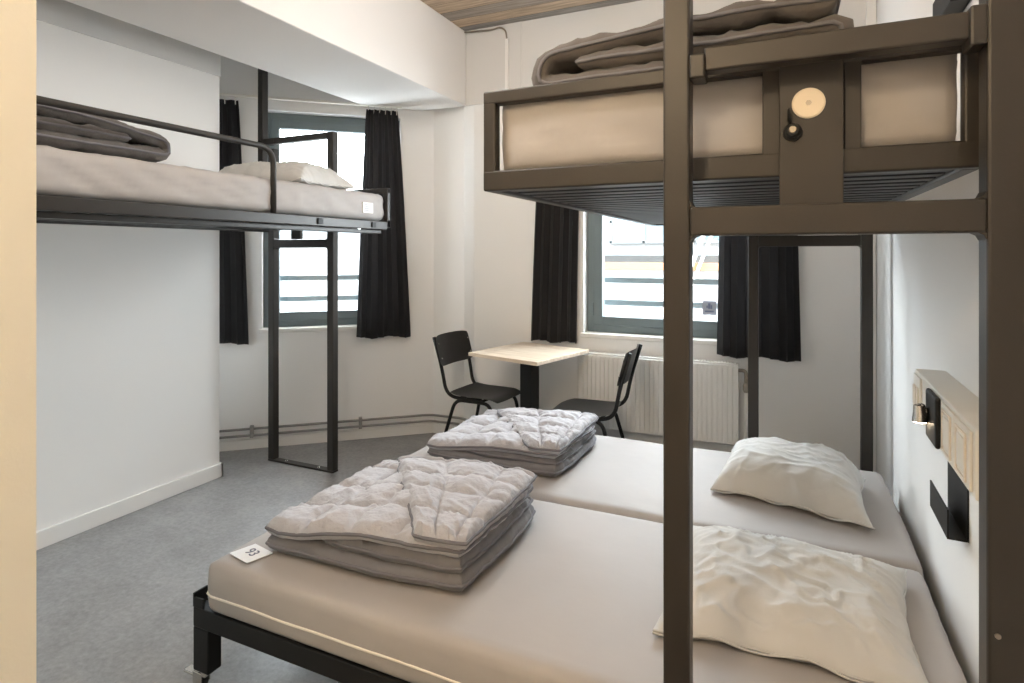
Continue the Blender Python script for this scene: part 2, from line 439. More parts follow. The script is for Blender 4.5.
def slab(quad, z0, T, seed=0, n=(116, 96), r=None, quilt=0.0, cell=.18, wr=.006, rc=.22, bottom=True, basef=None, sag=0.0):
    """a puffy rounded sheet over a quad (p00,p10,p11,p01); returns (bmesh, outline loop)"""
    P = [Vector((p[0], p[1])) for p in quad]
    W = ((P[1] - P[0]).length + (P[2] - P[3]).length) / 2; L = ((P[3] - P[0]).length + (P[2] - P[1]).length) / 2
    r = r or T * .55
    bm = B(); nu, nv = n
    def par(i, n_):
        t = 2 * i / n_ - 1
        return math.copysign(1 - (1 - abs(t)) ** 1.45, t)
    top = []; bot = []
    for j in range(nv + 1):
        y = par(j, nv); rt = []; rb = []
        for i in range(nu + 1):
            x = par(i, nu)
            xs = x * (1 - rc * .5 * abs(y) ** 5 * .5); ys = y * (1 - rc * .5 * abs(x) ** 5 * .5)
            a, b = (xs + 1) / 2, (ys + 1) / 2
            p = P[0] * (1 - a) * (1 - b) + P[1] * a * (1 - b) + P[2] * a * b + P[3] * (1 - a) * b
            e = min((1 - abs(x)) * W / 2, (1 - abs(y)) * L / 2)
            q = 1 - (1 - min(e / r, 1)) ** 2; q = math.sqrt(max(q, 0))
            # soften the outline
            wob = .010 * fb(p.x * 6 + seed, p.y * 6, seed) + .004 * noise.noise(Vector((p.x * 28, p.y * 28, seed)))
            px, py = p.x + wob, p.y + .010 * fb(p.x * 6 - seed, p.y * 6 + 9, seed + 3)
            base = z0 + (basef(a, b) if basef else 0)
            h = T
            if quilt:
                cx = abs(math.sin(PI * a * W / cell)); cy = abs(math.sin(PI * b * L / cell))
                puff = (min(cx, 1) ** .45) * (min(cy, 1) ** .45)
                h += quilt * (puff - .75) - .007 * max(math.exp(-(cx / .10) ** 2), math.exp(-(cy / .10) ** 2))
                seam = max(math.exp(-(cx / .35) ** 2), math.exp(-(cy / .35) ** 2))
            else: seam = .4
            lx, ly_ = a * W, b * L
            n1 = 1 - abs(noise.noise(Vector((lx * 17 + 1.2 * fb(lx * 6, ly_ * 6, seed), ly_ * 7 + 11, seed * 1.7))))
            n2 = 1 - abs(noise.noise(Vector((lx * 7 + 5, ly_ * 17 + 1.2 * fb(lx * 6, ly_ * 6, seed + 5), seed * 2.3))))
            n3 = 1 - abs(noise.noise(Vector((lx * 11 + ly_ * 9, ly_ * 7 - lx * 5, seed * 3.1))))
            if quilt: wy = math.exp(-(cy / .75) ** 2); wx = math.exp(-(cx / .75) ** 2)
            else: wx = wy = .5
            h += wr * (1.5 * wy * (n1 ** 4 - .35) + 1.5 * wx * (n2 ** 4 - .35) + .7 * (n3 ** 5 - .3)) + .010 * fb(p.x * 5, p.y * 5, seed + .5, 3)
            h = max(h, T * .3)
            zt = base + T * .45 + (h - T * .45) * q
            zb = base + T * .45 * (1 - q)
            rt.append(bm.verts.new((px, py, zt)))
            rb.append((px, py, zb))
        top.append(rt); bot.append(rb)
    ol = [top[0][i] for i in range(nu)] + [top[j][nu] for j in range(nv)] + [top[nv][i] for i in range(nu, 0, -1)] + [top[j][0] for j in range(nv, 0, -1)]
    outline = [v.co.copy() for v in ol]
    bv = []
    for j in range(nv + 1):
        row = []
        for i in range(nu + 1):
            if i in (0, nu) or j in (0, nv): row.append(top[j][i])
            else: row.append(bm.verts.new(bot[j][i]))
        bv.append(row)
    for j in range(nv):
        for i in range(nu):
            bm.faces.new((top[j][i], top[j][i + 1], top[j + 1][i + 1], top[j + 1][i]))
            try: bm.faces.new((bv[j][i], bv[j + 1][i], bv[j + 1][i + 1], bv[j][i + 1]))
            except ValueError: pass
    return bm, outline

def quadmap(Q, x0, x1, y0, y1):
    Q = [Vector((p[0], p[1])) for p in Q]
    def f(a, b): return Q[0] * (1 - a) * (1 - b) + Q[1] * a * (1 - b) + Q[2] * a * b + Q[3] * (1 - a) * b
    return [f(x0, y0), f(x1, y0), f(x1, y1), f(x0, y1)]

def add_layer(root, name, quad, z0, T, m, seed, pip=True, **kw):
    bm, ol = slab(quad, z0, T, seed, **kw)
    o = obj(name, bm, m, root, smooth=True)
    if pip:
        b2 = B(); tube(b2, ol[::2], .0055, 6, closed=True); obj('piping', b2, M['piping'], o, smooth=True)
    return o

def duvet(label, Q, z, hs, mtop, mside, seed, flap, group='folded quilts on the beds'):
    c = sum((Vector((p[0], p[1])) for p in Q), Vector((0, 0))) / 4
    root = thing('folded_duvet', label, 'duvet', (c.x, c.y, z), 0, None)
    t1, t2, t3 = hs
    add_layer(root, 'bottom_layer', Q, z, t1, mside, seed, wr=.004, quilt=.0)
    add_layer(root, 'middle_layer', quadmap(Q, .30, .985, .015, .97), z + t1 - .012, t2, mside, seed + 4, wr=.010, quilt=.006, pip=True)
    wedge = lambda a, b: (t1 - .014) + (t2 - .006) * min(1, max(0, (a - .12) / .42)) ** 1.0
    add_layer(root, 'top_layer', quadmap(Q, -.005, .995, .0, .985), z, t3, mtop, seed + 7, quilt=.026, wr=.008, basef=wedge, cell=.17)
    if flap:
        F = quadmap(Q, 0, 1, 0, 1); q = lambda a, b: quadmap(Q, a, a, b, b)[0]
        fq = [q(.80, -.012), q(1.005, .0), q(.995, .985), q(.10, .975)]
        add_layer(root, 'folded_flap', fq, z + t1 + t2 + t3 - .046, .052, mtop, seed + 9, quilt=.022, wr=.007, rc=.1, cell=.16,
                  basef=lambda a, b: -.055 * max(0, (1 - a) * b - .25))
    return root

def fold_sheet(path, w, T, seed, mx, n=(150, 70), quilt=.012, wr=.007, cell=.16):
    """a thick quilt folded along a path in the local x-z plane, w wide along local y"""
    P = [Vector((p[0], 0, p[1])) for p in path]
    P = fillet(P, .04, 8)
    cum = [0]
    for p, q in zip(P, P[1:]): cum.append(cum[-1] + (q - p).length)
    Lt = cum[-1]
    def at(d):
        d = min(max(d, 0), Lt)
        for i in range(len(P) - 1):
            if cum[i + 1] >= d:
                t = (d - cum[i]) / max(1e-9, cum[i + 1] - cum[i]); return P[i].lerp(P[i + 1], t)
        return P[-1]
    bm = B(); nu, nv = n; r = T * .55; A = []; D = []
    par = lambda i, n_: (1 + math.copysign(1 - (1 - abs(2 * i / n_ - 1)) ** 1.3, 2 * i / n_ - 1)) / 2
    for j in range(nv + 1):
        b = par(j, nv); ra = []; rd = []
        for i in range(nu + 1):
            a_ = par(i, nu); d = a_ * Lt; c = at(d); t = (at(d + .012) - at(d - .012)).normalized()
            nrm = Vector((-t.z, 0, t.x))
            y = (b - .5) * w + .008 * fb(d * 5, seed, b * 2) + .003 * noise.noise(Vector((d * 26, seed, b)))
            e = min(a_ * Lt, (1 - a_) * Lt, b * w, (1 - b) * w)
            q = math.sqrt(max(0, 1 - (1 - min(e / r, 1)) ** 2))
            cx = abs(math.sin(PI * d / cell)); cy = abs(math.sin(PI * b * w / cell))
            puff = cx ** .45 * cy ** .45
            hs = []
            for sgn in (1, -1):
                n1 = 1 - abs(noise.noise(Vector((d * 15, b * w * 6, seed + sgn))))
                n2 = 1 - abs(noise.noise(Vector((d * 6, b * w * 15 + d * 5, seed + sgn + 4))))
                hs.append(q * max(T * .2, T / 2 + quilt * (puff - .7) + wr * (n1 ** 4 + n2 ** 4 - .7)))
            base = c + Vector((0, y, .004 * fb(d * 4, y * 4, seed)))
            if q == 0:
                v = bm.verts.new(mx @ base); ra.append(v); rd.append(v)
            else:
                ra.append(bm.verts.new(mx @ (base + nrm * hs[0]))); rd.append(bm.verts.new(mx @ (base - nrm * hs[1])))
        A.append(ra); D.append(rd)
    for j in range(nv):
        for i in range(nu):
            bm.faces.new((A[j][i], A[j][i + 1], A[j + 1][i + 1], A[j + 1][i])); bm.faces.new((D[j][i], D[j + 1][i], D[j + 1][i + 1], D[j][i + 1]))
    ed = [A[0][i].co.copy() for i in range(nu)] + [A[j][nu].co.copy() for j in range(nv)] + [A[nv][i].co.copy() for i in range(nu, 0, -1)] + [A[j][0].co.copy() for j in range(nv, 0, -1)]
    return bm, ed

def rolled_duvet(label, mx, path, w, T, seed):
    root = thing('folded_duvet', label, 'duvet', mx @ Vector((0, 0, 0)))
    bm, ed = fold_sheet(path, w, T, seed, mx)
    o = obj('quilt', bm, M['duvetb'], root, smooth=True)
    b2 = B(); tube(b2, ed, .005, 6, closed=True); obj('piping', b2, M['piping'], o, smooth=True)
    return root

def pillow(name, label, P00, P10, P11, P01, z0, H, seed, m, tilt=0.0, crease=1.0, fl=2.8, dr=0.0):
    P = [Vector((p[0], p[1])) for p in (P00, P10, P11, P01)]
    c = sum(P, Vector((0, 0))) / 4
    bm = B(); n = 90; top = []; bot = []
    for j in range(n + 1):
        rt = []; rb = []
        for i in range(n + 1):
            x = math.sin((2 * i / n - 1) * PI / 2); y = math.sin((2 * j / n - 1) * PI / 2)
            xs = x * (1 - .09 * (1 - abs(y) ** 2.2) * abs(x) ** 1); ys = y * (1 - .11 * (1 - abs(x) ** 2.2) * abs(y))
            a, b = (xs + 1) / 2, (ys + 1) / 2
            p = P[0] * (1 - a) * (1 - b) + P[1] * a * (1 - b) + P[2] * a * b + P[3] * (1 - a) * b
            sh = ((1 - abs(x) ** fl) * (1 - abs(y) ** fl))
            sh = max(sh, 0) ** .55
            edge = 1 - sh
            ca, sa = math.cos(dr), math.sin(dr); qx = p.x * ca + p.y * sa; qy = -p.x * sa + p.y * ca
            wq = .18 * fb(p.x * 3, p.y * 3, seed)
            w1 = noise.noise(Vector((qx * 3.0, (qy + wq) * 13, seed)))
            w2 = noise.noise(Vector((qx * 5 + qy * 6, (qy - qx * .7 - wq) * 9, seed + 5)))
            rid = ((1 - abs(w1)) ** 7 * .016 + (1 - abs(w2)) ** 8 * .012) * crease
            big = .018 * fb(p.x * 3.5, p.y * 3.5, seed + 1, 3)
            k = min(1, sh * 1.5)
            zt = z0 + .022 + (H - .022) * sh + (rid - .010 + big) * k
            zt += tilt * y * .5
            zb = z0 + .020 * (1 - sh)
            px, py = p.x + .006 * fb(p.x * 12, p.y * 12, seed), p.y + .006 * fb(p.x * 12 + 7, p.y * 12, seed)
            if i in (0, n) or j in (0, n):
                zz = z0 + .020 + tilt * y * .25 + .008 * math.sin(9 * (x + y) + seed)
                v = bm.verts.new((px, py, max(zz, z0 + .004))); rt.append(v); rb.append(v)
            else:
                rt.append(bm.verts.new((px, py, max(zt, z0 + .012)))); rb.append(bm.verts.new((px, py, z0 + .003 + .016 * (1 - sh))))
        top.append(rt); bot.append(rb)
    for j in range(n):
        for i in range(n):
            bm.faces.new((top[j][i], top[j][i + 1], top[j + 1][i + 1], top[j + 1][i]))
            bm.faces.new((bot[j][i], bot[j + 1][i], bot[j + 1][i + 1], bot[j][i + 1]))
    root = thing(name, label, 'pillow', (c.x, c.y, z0))
    ed = [top[0][i].co.copy() for i in range(n)] + [top[j][n].co.copy() for j in range(n)] + [top[n][i].co.copy() for i in range(n, 0, -1)] + [top[j][0].co.copy() for j in range(n, 0, -1)]
    obj('pillowcase', bm, m, root, smooth=True)
    b2 = B(); tube(b2, ed[::2], .003, 6, closed=True); obj('seam', b2, m, root, smooth=True)
    return root

def mattress(label, x0, x1, y0, y1, z0, z1, seed, rot=0.0, piping=True, wr=.002, rr=.022, bulge=.005):
    cx, cy = (x0 + x1) / 2, (y0 + y1) / 2
    root = thing('mattress', label, 'mattress', (cx, cy, z0))
    bm = B(); T = z1 - z0; r = rr
    box(bm, x0, x1, y0, y1, z0, z1)
    # dense rounded box
    nx, ny, nz = int((x1 - x0) / .022), int((y1 - y0) / .022), 8
    bm.free(); bm = B(); vd = {}
    def key(i, j, k): return (i, j, k)
    def vert(i, j, k):
        if (i, j, k) in vd: return vd[(i, j, k)]
        def axis(i_, n_, a, b):
            # cluster near ends
            t = i_ / n_
            if i_ == 0: return a
            if i_ == n_: return b
            return a + (b - a) * t
        p = Vector((axis(i, nx, x0, x1), axis(j, ny, y0, y1), axis(k, nz, z0, z1)))
        q = Vector((min(max(p.x, x0 + r), x1 - r), min(max(p.y, y0 + r), y1 - r), min(max(p.z, z0 + r), z1 - r)))
        d = p - q
        if d.length > 1e-6: p = q + d.normalized() * r
        nrm = d.normalized() if d.length > 1e-6 else Vector((0, 0, 1))
        wv = noise.noise(Vector((p.x * 9 + p.z * 10, p.y * 9 + p.z * 10, seed + p.z * 4)))
        wv2 = noise.noise(Vector((p.x * 3, p.y * 3, seed + 2)))
        hx_ = p.x + p.y
        rg = (1 - abs(noise.noise(Vector(((hx_ * .55 + p.z) * 13, hx_ * 2.2 - p.z * 3, seed + 9))))) ** 5
        p += nrm * (wr * (abs(wv) * .6 - .25) + wr * 1.3 * rg * (1 if abs(nrm.z) < .7 else .3) + .004 * wv2) * (1 if p.z > z0 + .02 else 0)
        if abs(nrm.z) < .7: p += nrm * bulge * math.sin(PI * (p.z - z0) / T)
        v = bm.verts.new(p); vd[(i, j, k)] = v; return v
    def face(a, b, c, d): bm.faces.new((vert(*a), vert(*b), vert(*c), vert(*d)))
    for i in range(nx):
        for j in range(ny):
            for k in (0, nz): face((i, j, k), (i + 1, j, k), (i + 1, j + 1, k), (i, j + 1, k))
        for k in range(nz):
            for j in (0, ny): face((i, j, k), (i + 1, j, k), (i + 1, j, k + 1), (i, j, k + 1))
    for j in range(ny):
        for k in range(nz):
            for i in (0, nx): face((i, j, k), (i, j + 1, k), (i, j + 1, k + 1), (i, j, k + 1))
    obj('cover', bm, M['mattress'], root, smooth=True)
    if piping:
        b2 = B(); zm = z0 + T * .38; o = .0068
        pts = []
        N = 70
        for (ax, ay, bx, by) in ((x0, y0, x1, y0), (x1, y0, x1, y1), (x1, y1, x0, y1), (x0, y1, x0, y0)):
            for i in range(N):
                t = i / N; px = ax + (bx - ax) * t; py = ay + (by - ay) * t
                qx = min(max(px, x0 + r), x1 - r); qy = min(max(py, y0 + r), y1 - r)
                d = Vector((px - qx, py - qy)); d = d.normalized() * (r + o)
                pts.append((qx + d.x, qy + d.y, zm + .0006 * math.sin(t * 40 + seed) + .0022 * noise.noise(Vector((px * 5, py * 5, seed)))))
        tube(b2, pts, .0035, 6, closed=True); obj('piping', b2, M['cream'], root, smooth=True)
    return root

# ------------------------------------------------------------------ bunk beds
def sbox(name, root, x0, x1, y0, y1, z0, z1, m, bev=.004):
    bm = B(); box(bm, x0, x1, y0, y1, z0, z1, bev=bev); return obj(name, bm, m, root)

def end_panel(root, x0, x1, y0, y1, mids):
    """welded end frame of a bunk: one part"""
    bm = B(); za, zb = 1.547, 1.785
    box(bm, x0, x1, y0, y1, zb - .032, zb, bev=.004); box(bm, x0, x1, y0, y1, za, za + .048, bev=.004)
    box(bm, x0, x0 + .032, y0 + .0005, y1 - .0005, za + .002, zb - .002, bev=.004); box(bm, x1 - .032, x1, y0 + .0005, y1 - .0005, za + .002, zb - .002, bev=.004)
    for a, b in mids: box(bm, a, b, y0 + .001, y1 - .001, za + .04, zb - .03, bev=.002)
    return obj('end_frame', bm, M['steel'], root)

def bunk_plate(root, x0, x1, y, z0, z1, front=-1, disc=(.044, 1.68), knob=(.017, 1.628)):
    """bolted plate with round cap and spring knob, facing -y for front=-1"""
    s = front; t = .008
    ya, yb = sorted((y, y + s * t))
    p = sbox('mounting_plate', root, x0, x1, ya, yb, z0, z1, M['steel'], .002)
    f = y + s * t
    bm = B(); tube(bm, [(disc[0], f, disc[1]), (disc[0], f + s * .003, disc[1]), (disc[0], f + s * .005, disc[1])], [.0285, .0285, .0255], 36)
    d = obj('cap_disc', bm, M['disc'], p); d['label'] = 'cream round cap'
    bm = B(); tube(bm, [(disc[0], f + s * .005, disc[1]), (disc[0], f + s * .0065, disc[1])], .0052, 6); obj('screw', bm, M['brass'], d)
    kx, kz = knob
    bm = B(); tube(bm, [(kx, f, kz), (kx, f + s * .008, kz), (kx, f + s * .010, kz), (kx, f + s * .022, kz), (kx, f + s * .026, kz)], [.017, .0165, .0125, .0125, .010], 24)
    k = obj('locking_knob', bm, M['black'], p, smooth=False); sharp(k)
    bm = B(); tube(bm, [(kx, f + s * .026, kz), (kx, f + s * .030, kz)], [.007, .006], 12); obj('bolt', bm, M['brass'], k)
    bm = B(); tube(bm, fillet([(kx - .003, f + s * .012, kz + .012), (kx - .006, f + s * .014, kz + .040), (kx - .006, f + s * .006, kz + .044), (kx - .006, f + s * .004, kz + .02)], .004), .0026, 8)
    obj('lever', bm, M['black'], k, smooth=True)
    return p

def ladder(root, xl, xr, y0, h_l, h_r, w=.05, rail=None):
    """upright end frame: two posts, crossbars, foot plate"""
    y1 = y0 + w
    sbox('post', root, xl, xl + w, y0, y1, .012, h_l, M['steel'], .005); sbox('post', root, xr - w, xr, y0, y1, .012, h_r, M['steel'], .005)
    bm = B(); box(bm, xl + w, xr - w, y0 + .0005, y1 - .0005, 1.432, 1.486, bev=.004)
    for sx, x in ((1, xl + w), (-1, xr - w)):      # small weld gussets rounding the corners
        for z, sz in ((1.432, -1), (1.486, 1)):
            t = B(); vs = [(x, z), (x + sx * .012, z), (x + sx * .004, z + sz * .004), (x, z + sz * .012)]
            lo = [t.verts.new((a, y0 + .002, b)) for a, b in vs]; hi = [t.verts.new((a, y1 - .002, b)) for a, b in vs]
            t.faces.new(lo); t.faces.new(hi[::-1])
            for i in range(4): t.faces.new((lo[i], lo[(i + 1) % 4], hi[(i + 1) % 4], hi[i]))
            merge(bm, t)
    obj('crossbar', bm, M['steel'], root)
    b = sbox('foot_plate', root, xl, xr, y0, y1, 0, .012, M['steel'], .002)
    for fx in (.25, .75):
        x = xl + (xr - xl) * fx
        bm = B(); tube(bm, [(x, (y0 + y1) / 2, .012), (x, (y0 + y1) / 2, .016)], [.009, .006], 12); obj('screw', bm, M['chrome'], b)
    if h_l > 2.1 or h_r > 2.1: sbox('crossbar', root, xl + w, xr - w, y0 + .0005, y1 - .0005, 2.13, 2.17, M['steel'])

def slats(root, x0, x1, y0, y1, n, z=1.553):
    for k in range(n):
        y = y0 + (y1 - y0) * (k + .5) / n
        sbox('slat', root, x0, x1, y - .024, y + .024, z, z + .02, M['slat'], .003)

# right bunk (head end frame towards us)
rb = thing('bunk_bed', 'bronze-black steel upper bunk in the right foreground with ladder posts and slatted underside', 'bunk bed', (-.05, 2.2, 0))
end_panel(rb, -.652, .318, 1.255, 1.285, [(-.036, -.004), (.104, .132)])
end_panel(rb, -.652, .318, 3.225, 3.255, [(-.18, -.15), (-.02, .01)])
sbox('side_rail', rb, -.652, -.622, 1.285, 3.225, 1.547, 1.597, M['steel']); sbox('side_rail', rb, .288, .318, 1.285, 3.225, 1.547, 1.597, M['steel'])
slats(rb, -.622, .288, 1.30, 3.21, 25)
ladder(rb, -.21, .343, 1.156, 2.17, 2.17)
g = sbox('guard_rail', rb, -.135, .275, 1.161, 1.197, 1.742, 1.787, M['steel'])
for xa, xb in ((-.160, -.132), (.270, .293)):
    sbox('bracket', g, xa, xb, 1.150, 1.204, 1.728, 1.774 if xa < 0 else 1.792, M['steel'])
bm = B(); tube(bm, [(.306, 1.156, .80), (.306, 1.1535, .80)], [.0045, .004], 12); obj('bolt', bm, M['brass'], rb)
bunk_plate(rb, -.006, .102, 1.245, 1.487, 1.765)
sbox('spacer_block', rb, .02, .08, 1.245, 1.255, 1.56, 1.58, M['steel'], .001)
ladder(rb, -.163, .393, 3.275, 2.17, 2.17)
sbox('mounting_plate', rb, .05, .15, 3.256, 3.274, 1.487, 1.7, M['steel'], .002)

# left bunk along the left wall
lb = thing('bunk_bed', 'black steel upper bunk along the left wall with rounded guard rail', 'bunk bed', (-2.6, 1.9, 0))
end_panel(lb, -3.10, -2.13, 2.872, 2.902, [(-2.93, -2.90), (-2.82, -2.79)])
end_panel(lb, -3.10, -2.13, .86, .89, [(-2.93, -2.90), (-2.82, -2.79)])
s1 = sbox('side_rail', lb, -2.16, -2.13, .89, 2.872, 1.535, 1.583, M['steel'])
for y in (2.31, 2.74):
    sbox('bolt_cap', s1, -2.131, -2.122, y - .018, y + .018, 1.545, 1.575, M['black'], .002)
sbox('side_rail', lb, -3.10, -3.07, .89, 2.872, 1.535, 1.583, M['steel'])
sbox('lower_rail', lb, -2.22, -2.165, .89, 2.86, 1.512, 1.534, M['steel'], .003)
slats(lb, -3.07, -2.16, .91, 2.85, 25, 1.545)
bm = B(); tube(bm, fillet([(-2.146, .875, 1.785), (-2.146, .875, 1.885), (-2.146, 2.025, 1.885), (-2.146, 2.025, 1.57)], .085, 10), .0135, 14)
obj('guard_rail', bm, M['steel'], lb, smooth=True)
ladder(lb, -3.15, -2.59, 2.925, 2.10, 2.17)
bm = B(); box(bm, -3.20, -3.10, 2.9255, 2.9745, 2.13, 2.17, bev=.004); obj('top_bar', bm, M['steel'], lb)
p = sbox('ceiling_post', lb, -3.245, -3.20, 2.925, 2.975, 1.80, CZ, M['steel'])
bm = B(); tube(bm, [(-3.222, 2.925, 2.15), (-3.222, 2.915, 2.15)], [.016, .012], 8); obj('bolt', bm, M['black'], p)
sbox('bracket', p, -3.20, -3.10, 2.93, 2.97, 1.80, 1.84, M['steel'], .003)
sbox('mounting_plate', lb, -2.92, -2.84, 2.902, 2.925, 1.487, 1.74, M['steel'], .002)

# mattresses, low beds
mattress('thick beige mattress in the right upper bunk', -.619, .286, 1.288, 3.22, 1.595, 1.768, 3, wr=.006, piping=False, rr=.012, bulge=.001)
lm = mattress('beige mattress in the left upper bunk, white tag on its side', -3.065, -2.158, .895, 2.868, 1.585, 1.745, 7, wr=.009, piping=False)
bm = B(); box(bm, -2.152, -2.139, 2.66, 2.75, 1.625, 1.685, bev=.002); t = obj('tag', bm, M['wplastic'], lm); t['label'] = 'white plastic tag'
bm = B()
for k in range(4): box(bm, -2.1392, -2.1384, 2.675, 2.735, 1.637 + k * .011, 1.640 + k * .011)
obj('print', bm, M['ink'], t)

def low_bed(label, y0, y1):
    root = thing('bed_base', label, 'bed', (-.65, (y0 + y1) / 2, 0))
    x0, x1 = -1.715, .385
    sbox('side_rail', root, x0, x1, y0, y0 + .045, .205, .268, M['black']); sbox('side_rail', root, x0, x1, y1 - .045, y1, .205, .268, M['black'])
    for x in (x0, x1 - .045): sbox('end_rail', root, x, x + .045, y0 + .045, y1 - .045, .205, .268, M['black'])
    for k in range(10): 
        x = x0 + .15 + (x1 - x0 - .3) * k / 9
        sbox('slat', root, x - .035, x + .035, y0 + .045, y1 - .045, .235, .262, M['slat'], .003)
    for x in (x0, x1 - .07):
        for y in (y0, y1 - .05):
            l = sbox('leg', root, x, x + .07, y, y + .05, .066, .205, M['black'])
            bm = B(); xs, ys = x + .035, y + .025
            cyl(bm, (xs, ys, .054), (xs, ys, .066), .02, 16)
            box(bm, xs - .028 - .02, xs + .010, ys - .018, ys + .018, .046, .056, bev=.003)
            for sy in (-1, 1): box(bm, xs - .046, xs - .008, ys + sy * .016 - .002, ys + sy * .016 + .002, .016, .050, bev=.001)
            c = obj('caster', bm, M['chrome'], l)
            bm = B(); tube(bm, [(xs - .027, ys - .012, .022), (xs - .027, ys - .009, .022), (xs - .027, ys + .009, .022), (xs - .027, ys + .012, .022)], [.019, .022, .022, .019], 20)
            obj('wheel', bm, M['rubber'], c)
            bm = B(); box(bm, xs - .095, xs - .046, ys - .015, ys + .015, .034, .043, bev=.003); obj('brake_pedal', bm, M['chrome'], c)
    for y in (y0, y1 - .05):
        bm = B(); box(bm, x0, x0 + .006, y, y + .05, .268, .312, bev=.001); box(bm, x0 + .006, x0 + .045, y + (.044 if y > y0 else 0), y + (.05 if y > y0 else .006), .268, .300 , bev=.001)
        obj('corner_bracket', bm, M['black'], root)
    return root
low_bed('black wheeled low bed frame nearest the camera', 1.29, 2.175)
low_bed('black wheeled low bed frame by the table, behind the nearest bed', 2.20, 3.075)
mattress('beige mattress nearest the camera, on the wheeled low bed', -1.645, .386, 1.285, 2.170, .270, .428, 11)
mattress('beige mattress of the far low bed, beside the chairs', -1.645, .398, 2.200, 3.07, .270, .428, 15)

# printed label on the near mattress
Lq = [(-1.617, 1.345), (-1.515, 1.325), (-1.490, 1.405), (-1.590, 1.425)]
lab = thing('paper_label', 'white printed label lying on the front corner of the nearest mattress', 'label', (-1.553, 1.375, .4305))
bm = B(); poly_prism(bm, Lq, .4325, .4345); obj('card', bm, M['card'], lab)
def text(body, size, loc, rot, m, parent, name='lettering', ext=.0006):
    cu = bpy.data.curves.new(name, 'FONT'); cu.body = body; cu.size = size; cu.extrude = ext; cu.align_x = 'CENTER'; cu.align_y = 'CENTER'
    to = bpy.data.objects.new('tmp', cu); C.objects.link(to)
    dg = bpy.context.evaluated_depsgraph_get(); me = bpy.data.meshes.new_from_object(to.evaluated_get(dg))
    bpy.data.objects.remove(to)
    me.name = name; me.materials.clear(); me.materials.append(m)
    o = bpy.data.objects.new(name, me); C.objects.link(o); o.parent = parent
    o.location = Vector(loc) - wloc(parent); o.rotation_euler = rot
    return o
text('93', .048, (-1.553, 1.378, .4350), (0, 0, math.radians(-14)), M['ink'], lab)

# duvets
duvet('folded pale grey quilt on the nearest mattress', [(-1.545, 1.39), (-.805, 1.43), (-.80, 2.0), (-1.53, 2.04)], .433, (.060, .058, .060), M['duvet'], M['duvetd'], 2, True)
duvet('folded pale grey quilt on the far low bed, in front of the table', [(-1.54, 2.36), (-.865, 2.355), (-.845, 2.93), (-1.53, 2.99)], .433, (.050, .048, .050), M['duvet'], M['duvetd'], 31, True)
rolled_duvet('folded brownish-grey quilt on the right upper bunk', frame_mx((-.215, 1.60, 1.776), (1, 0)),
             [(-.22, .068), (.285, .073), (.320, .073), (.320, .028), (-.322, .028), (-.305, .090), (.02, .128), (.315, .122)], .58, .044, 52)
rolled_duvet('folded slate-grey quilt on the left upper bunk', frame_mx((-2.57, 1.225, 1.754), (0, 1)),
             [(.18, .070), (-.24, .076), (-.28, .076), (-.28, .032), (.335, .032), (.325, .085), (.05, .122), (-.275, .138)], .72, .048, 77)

# pillows
pillow('pillow', 'rumpled white pillow nearest the camera, by the right wall', (-.30, 1.50), (.30, 1.50), (.335, 2.07), (-.285, 2.10), .431, .115, 3, M['pillow'], tilt=.02, crease=.75, dr=-.5)
pillow('pillow', 'plump white pillow on the far low bed, below the far bunk ladder', (-.262, 2.50), (.285, 2.36), (.31, 2.83), (-.22, 3.0), .431, .165, 9, M['pillow'], tilt=.01, crease=.55, fl=4.2, dr=-.35)
pillow('pillow', 'flat greyish pillow on the left upper bunk', (-2.97, 2.24), (-2.22, 2.27), (-2.20, 2.67), (-2.95, 2.70), 1.748, .165, 14, M['pillow'], crease=.5, fl=3.4)

